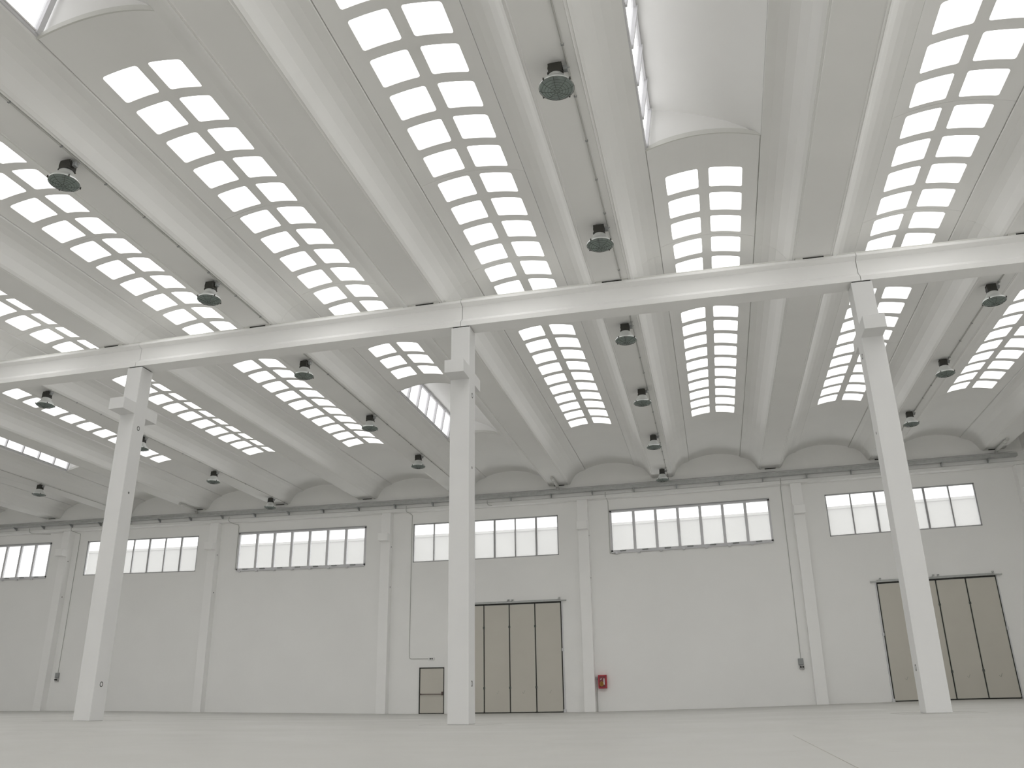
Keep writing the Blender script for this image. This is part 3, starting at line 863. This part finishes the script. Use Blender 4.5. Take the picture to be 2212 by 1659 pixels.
run('wall_conduit', [(3.57, 38.33, 10.0), (3.55, 38.33, 9.8), (3.6, 38.5, 9.70), (3.62, yw, 9.6), (3.62, yw, 9.3), (3.60, yw, 7.12), (3.9, yw, 7.07)],
    'thin conduit dropping to the left end of the fifth window', group=g)
run('wall_conduit', [(-2.26, 38.33, 10.0), (-2.26, 38.32, 9.84), (-2.2, 38.33, 9.77), (-2.02, 38.33, 9.73)], 'short hooked conduit end just right of the middle column above the fourth window', group=g)
run('wall_conduit', [(-30.1, 38.33, 10.0), (-30.1, 38.33, 9.8), (-29.95, 38.4, 9.70), (-29.6, 38.5, 9.68), (-28.9, yw, 9.68)], 'short bent conduit above the leftmost window', group=g)

def socket_box(x, zt, label):
    t = thing('socket_box', label, 'socket box', (x, YF - .05, zt - .45), 'grey socket boxes')
    rel(t, box('switch_housing', x - .11, x + .11, YF - .11, YF - .002, zt - .27, zt, 'plastic_grey', t, bevel=.012))
    rel(t, box('socket_plate', x - .08, x + .12, YF - .12, YF - .002, zt - .45, zt - .29, mat('pale grey plastic', (.42, .42, .41), .5), t, bevel=.01))
    for d in (-.03, .07):
        b = bmesh.new(); tube(b, [(x + d, YF - .12, zt - .35), (x + d, YF - .155, zt - .37)], .034, 10); rel(t, obj('socket', b, 'gasket', t))
    return t
socket_box(11.72, 1.95, 'grey socket box with two black sockets on the wall left of the right column')
socket_box(-26.72, 1.95, 'grey socket box with black sockets on the wall at the far left')

# emergency light above the small door
t = thing('emergency_light', 'small pale box with dark lenses above the small door', 'emergency light', (-5.16, YF - .04, 2.46))
rel(t, box('housing', -5.31, -5.02, YF - .08, YF - .002, 2.46, 2.58, 'white', t, bevel=.01))
for d in (-.22, -.13):
    b = bmesh.new(); tube(b, [(-5.02 + d + .03, YF - .08, 2.52), (-5.02 + d + .03, YF - .09, 2.52)], .035, 10); rel(t, obj('lens', b, 'gasket', t))

# fire hose cabinet
t = thing('fire_hose_cabinet', 'red fire hose cabinet on the far wall right of the grey folding door', 'fire hose cabinet', (2.99, YF - .1, 1.0))
bx0, bx1, z0, z1 = 2.80, 3.18, 1.0, 1.59
rel(t, box('cabinet_body', bx0, bx1, YF - .20, YF - .002, z0, z1, 'red', t, bevel=.008))
b = bmesh.new(); f = .05
quadbox(b, bx0 + .005, bx1 - .005, YF - .222, YF - .198, z0 + .005, z0 + f); quadbox(b, bx0 + .005, bx1 - .005, YF - .222, YF - .198, z1 - f, z1 - .005)
quadbox(b, bx0 + .005, bx0 + f, YF - .222, YF - .198, z0 + f, z1 - f); quadbox(b, bx1 - f, bx1 - .005, YF - .222, YF - .198, z0 + f, z1 - f)
door = obj('cabinet_door', b, 'red', t); rel(t, door)
rel(t, box('door_window', bx0 + f, bx1 - f, YF - .208, YF - .202, z0 + f, z1 - f, 'red_dark', door))
b = bmesh.new(); tube(b, [(2.955 + .075 * math.cos(a), YF - .213, 1.20 + .09 * math.sin(a)) for a in [2*math.pi*k/20 for k in range(21)]], .022, 8)
tube(b, [(2.955 + .03 * math.cos(a), YF - .213, 1.20 + .04 * math.sin(a)) for a in [2*math.pi*k/16 for k in range(17)]], .02, 8)
rel(t, obj('hose_coil', b, 'yellow', t))
rel(t, box('white_sticker', 3.045, 3.085, YF - .216, YF - .209, 1.16, 1.44, 'white', door))
b = bmesh.new(); tube(b, [(2.915, YF - .213, 1.39), (2.95, YF - .213, 1.44)], .022, 8); rel(t, obj('nozzle', b, 'white', t))
t = thing('water_pipe', 'thin grey riser pipe with a valve beside the red fire hose cabinet', 'pipe', (2.715, YF - .05, 0))
b = bmesh.new(); tube(b, [(2.715, YF - .05, 0), (2.715, YF - .05, 1.40)], .022, 10); rel(t, obj('riser', b, 'conduit', t, smooth=True))
b = bmesh.new(); tube(b, [(2.715, YF - .05, 1.40), (2.715, YF - .05, 1.52)], .04, 10); tube(b, [(2.715, YF - .06, 1.46), (2.788, YF - .06, 1.46)], .022, 8)
rel(t, obj('valve', b, 'galv', t))

# ================================================================== OUTSIDE
t = thing('neighbouring_building', 'pale plain neighbouring building seen through the far windows', 'building', (8, 60, -.3))
b = bmesh.new(); quadbox(b, -44, 62, 56.0, 68, -.3, 12.0)
rel(t, obj('facade', b, 'facade', t))
b = bmesh.new()
quadbox(b, -44.1, 62.1, 55.92, 56.3, 12.0, 12.17)
rel(t, obj('parapet', b, 'facade', t))
bm = bmesh.new(); quadbox(bm, -150, 150, -120, 200, -.6, -.3)
structure('ground', bm, 'ground', 'unseen ground outside the hall, pale to bounce light')  # out of view, made pale to throw sky light up to the ceiling

# ================================================================== PORTALS
for i, (x0, x1, y0, y1, z) in enumerate(PORTALS): portal('sky_portal', x0, x1, y0, y1, z)
for (a, b_, n, op) in WINS: portal_wall('sky_portal', a, b_, 7.2, 9.15, YF + .3)
for a, b_ in ADDED_REAR_WIN: portal_wall('sky_portal', a, b_, 6.4, 9.6, YB - .3).rotation_euler = (rad(90), 0, 0)
for holes, z0, z1 in ((ADDED_SIDE_GATE, 0, 5.0), (ADDED_SIDE_WIN, 6.6, 9.4)):
    for a, b_ in holes:
        l = bpy.data.lights.new('sky_portal', 'AREA'); l.shape = 'RECTANGLE'; l.size = z1 - z0; l.size_y = b_ - a
        o = bpy.data.objects.new('sky_portal', l); COL.objects.link(o); o.location = (XR + .3, (a + b_) / 2, (z0 + z1) / 2)
        o.rotation_euler = (0, rad(90), 0); l.cycles.is_portal = True; o['kind'] = 'helper'
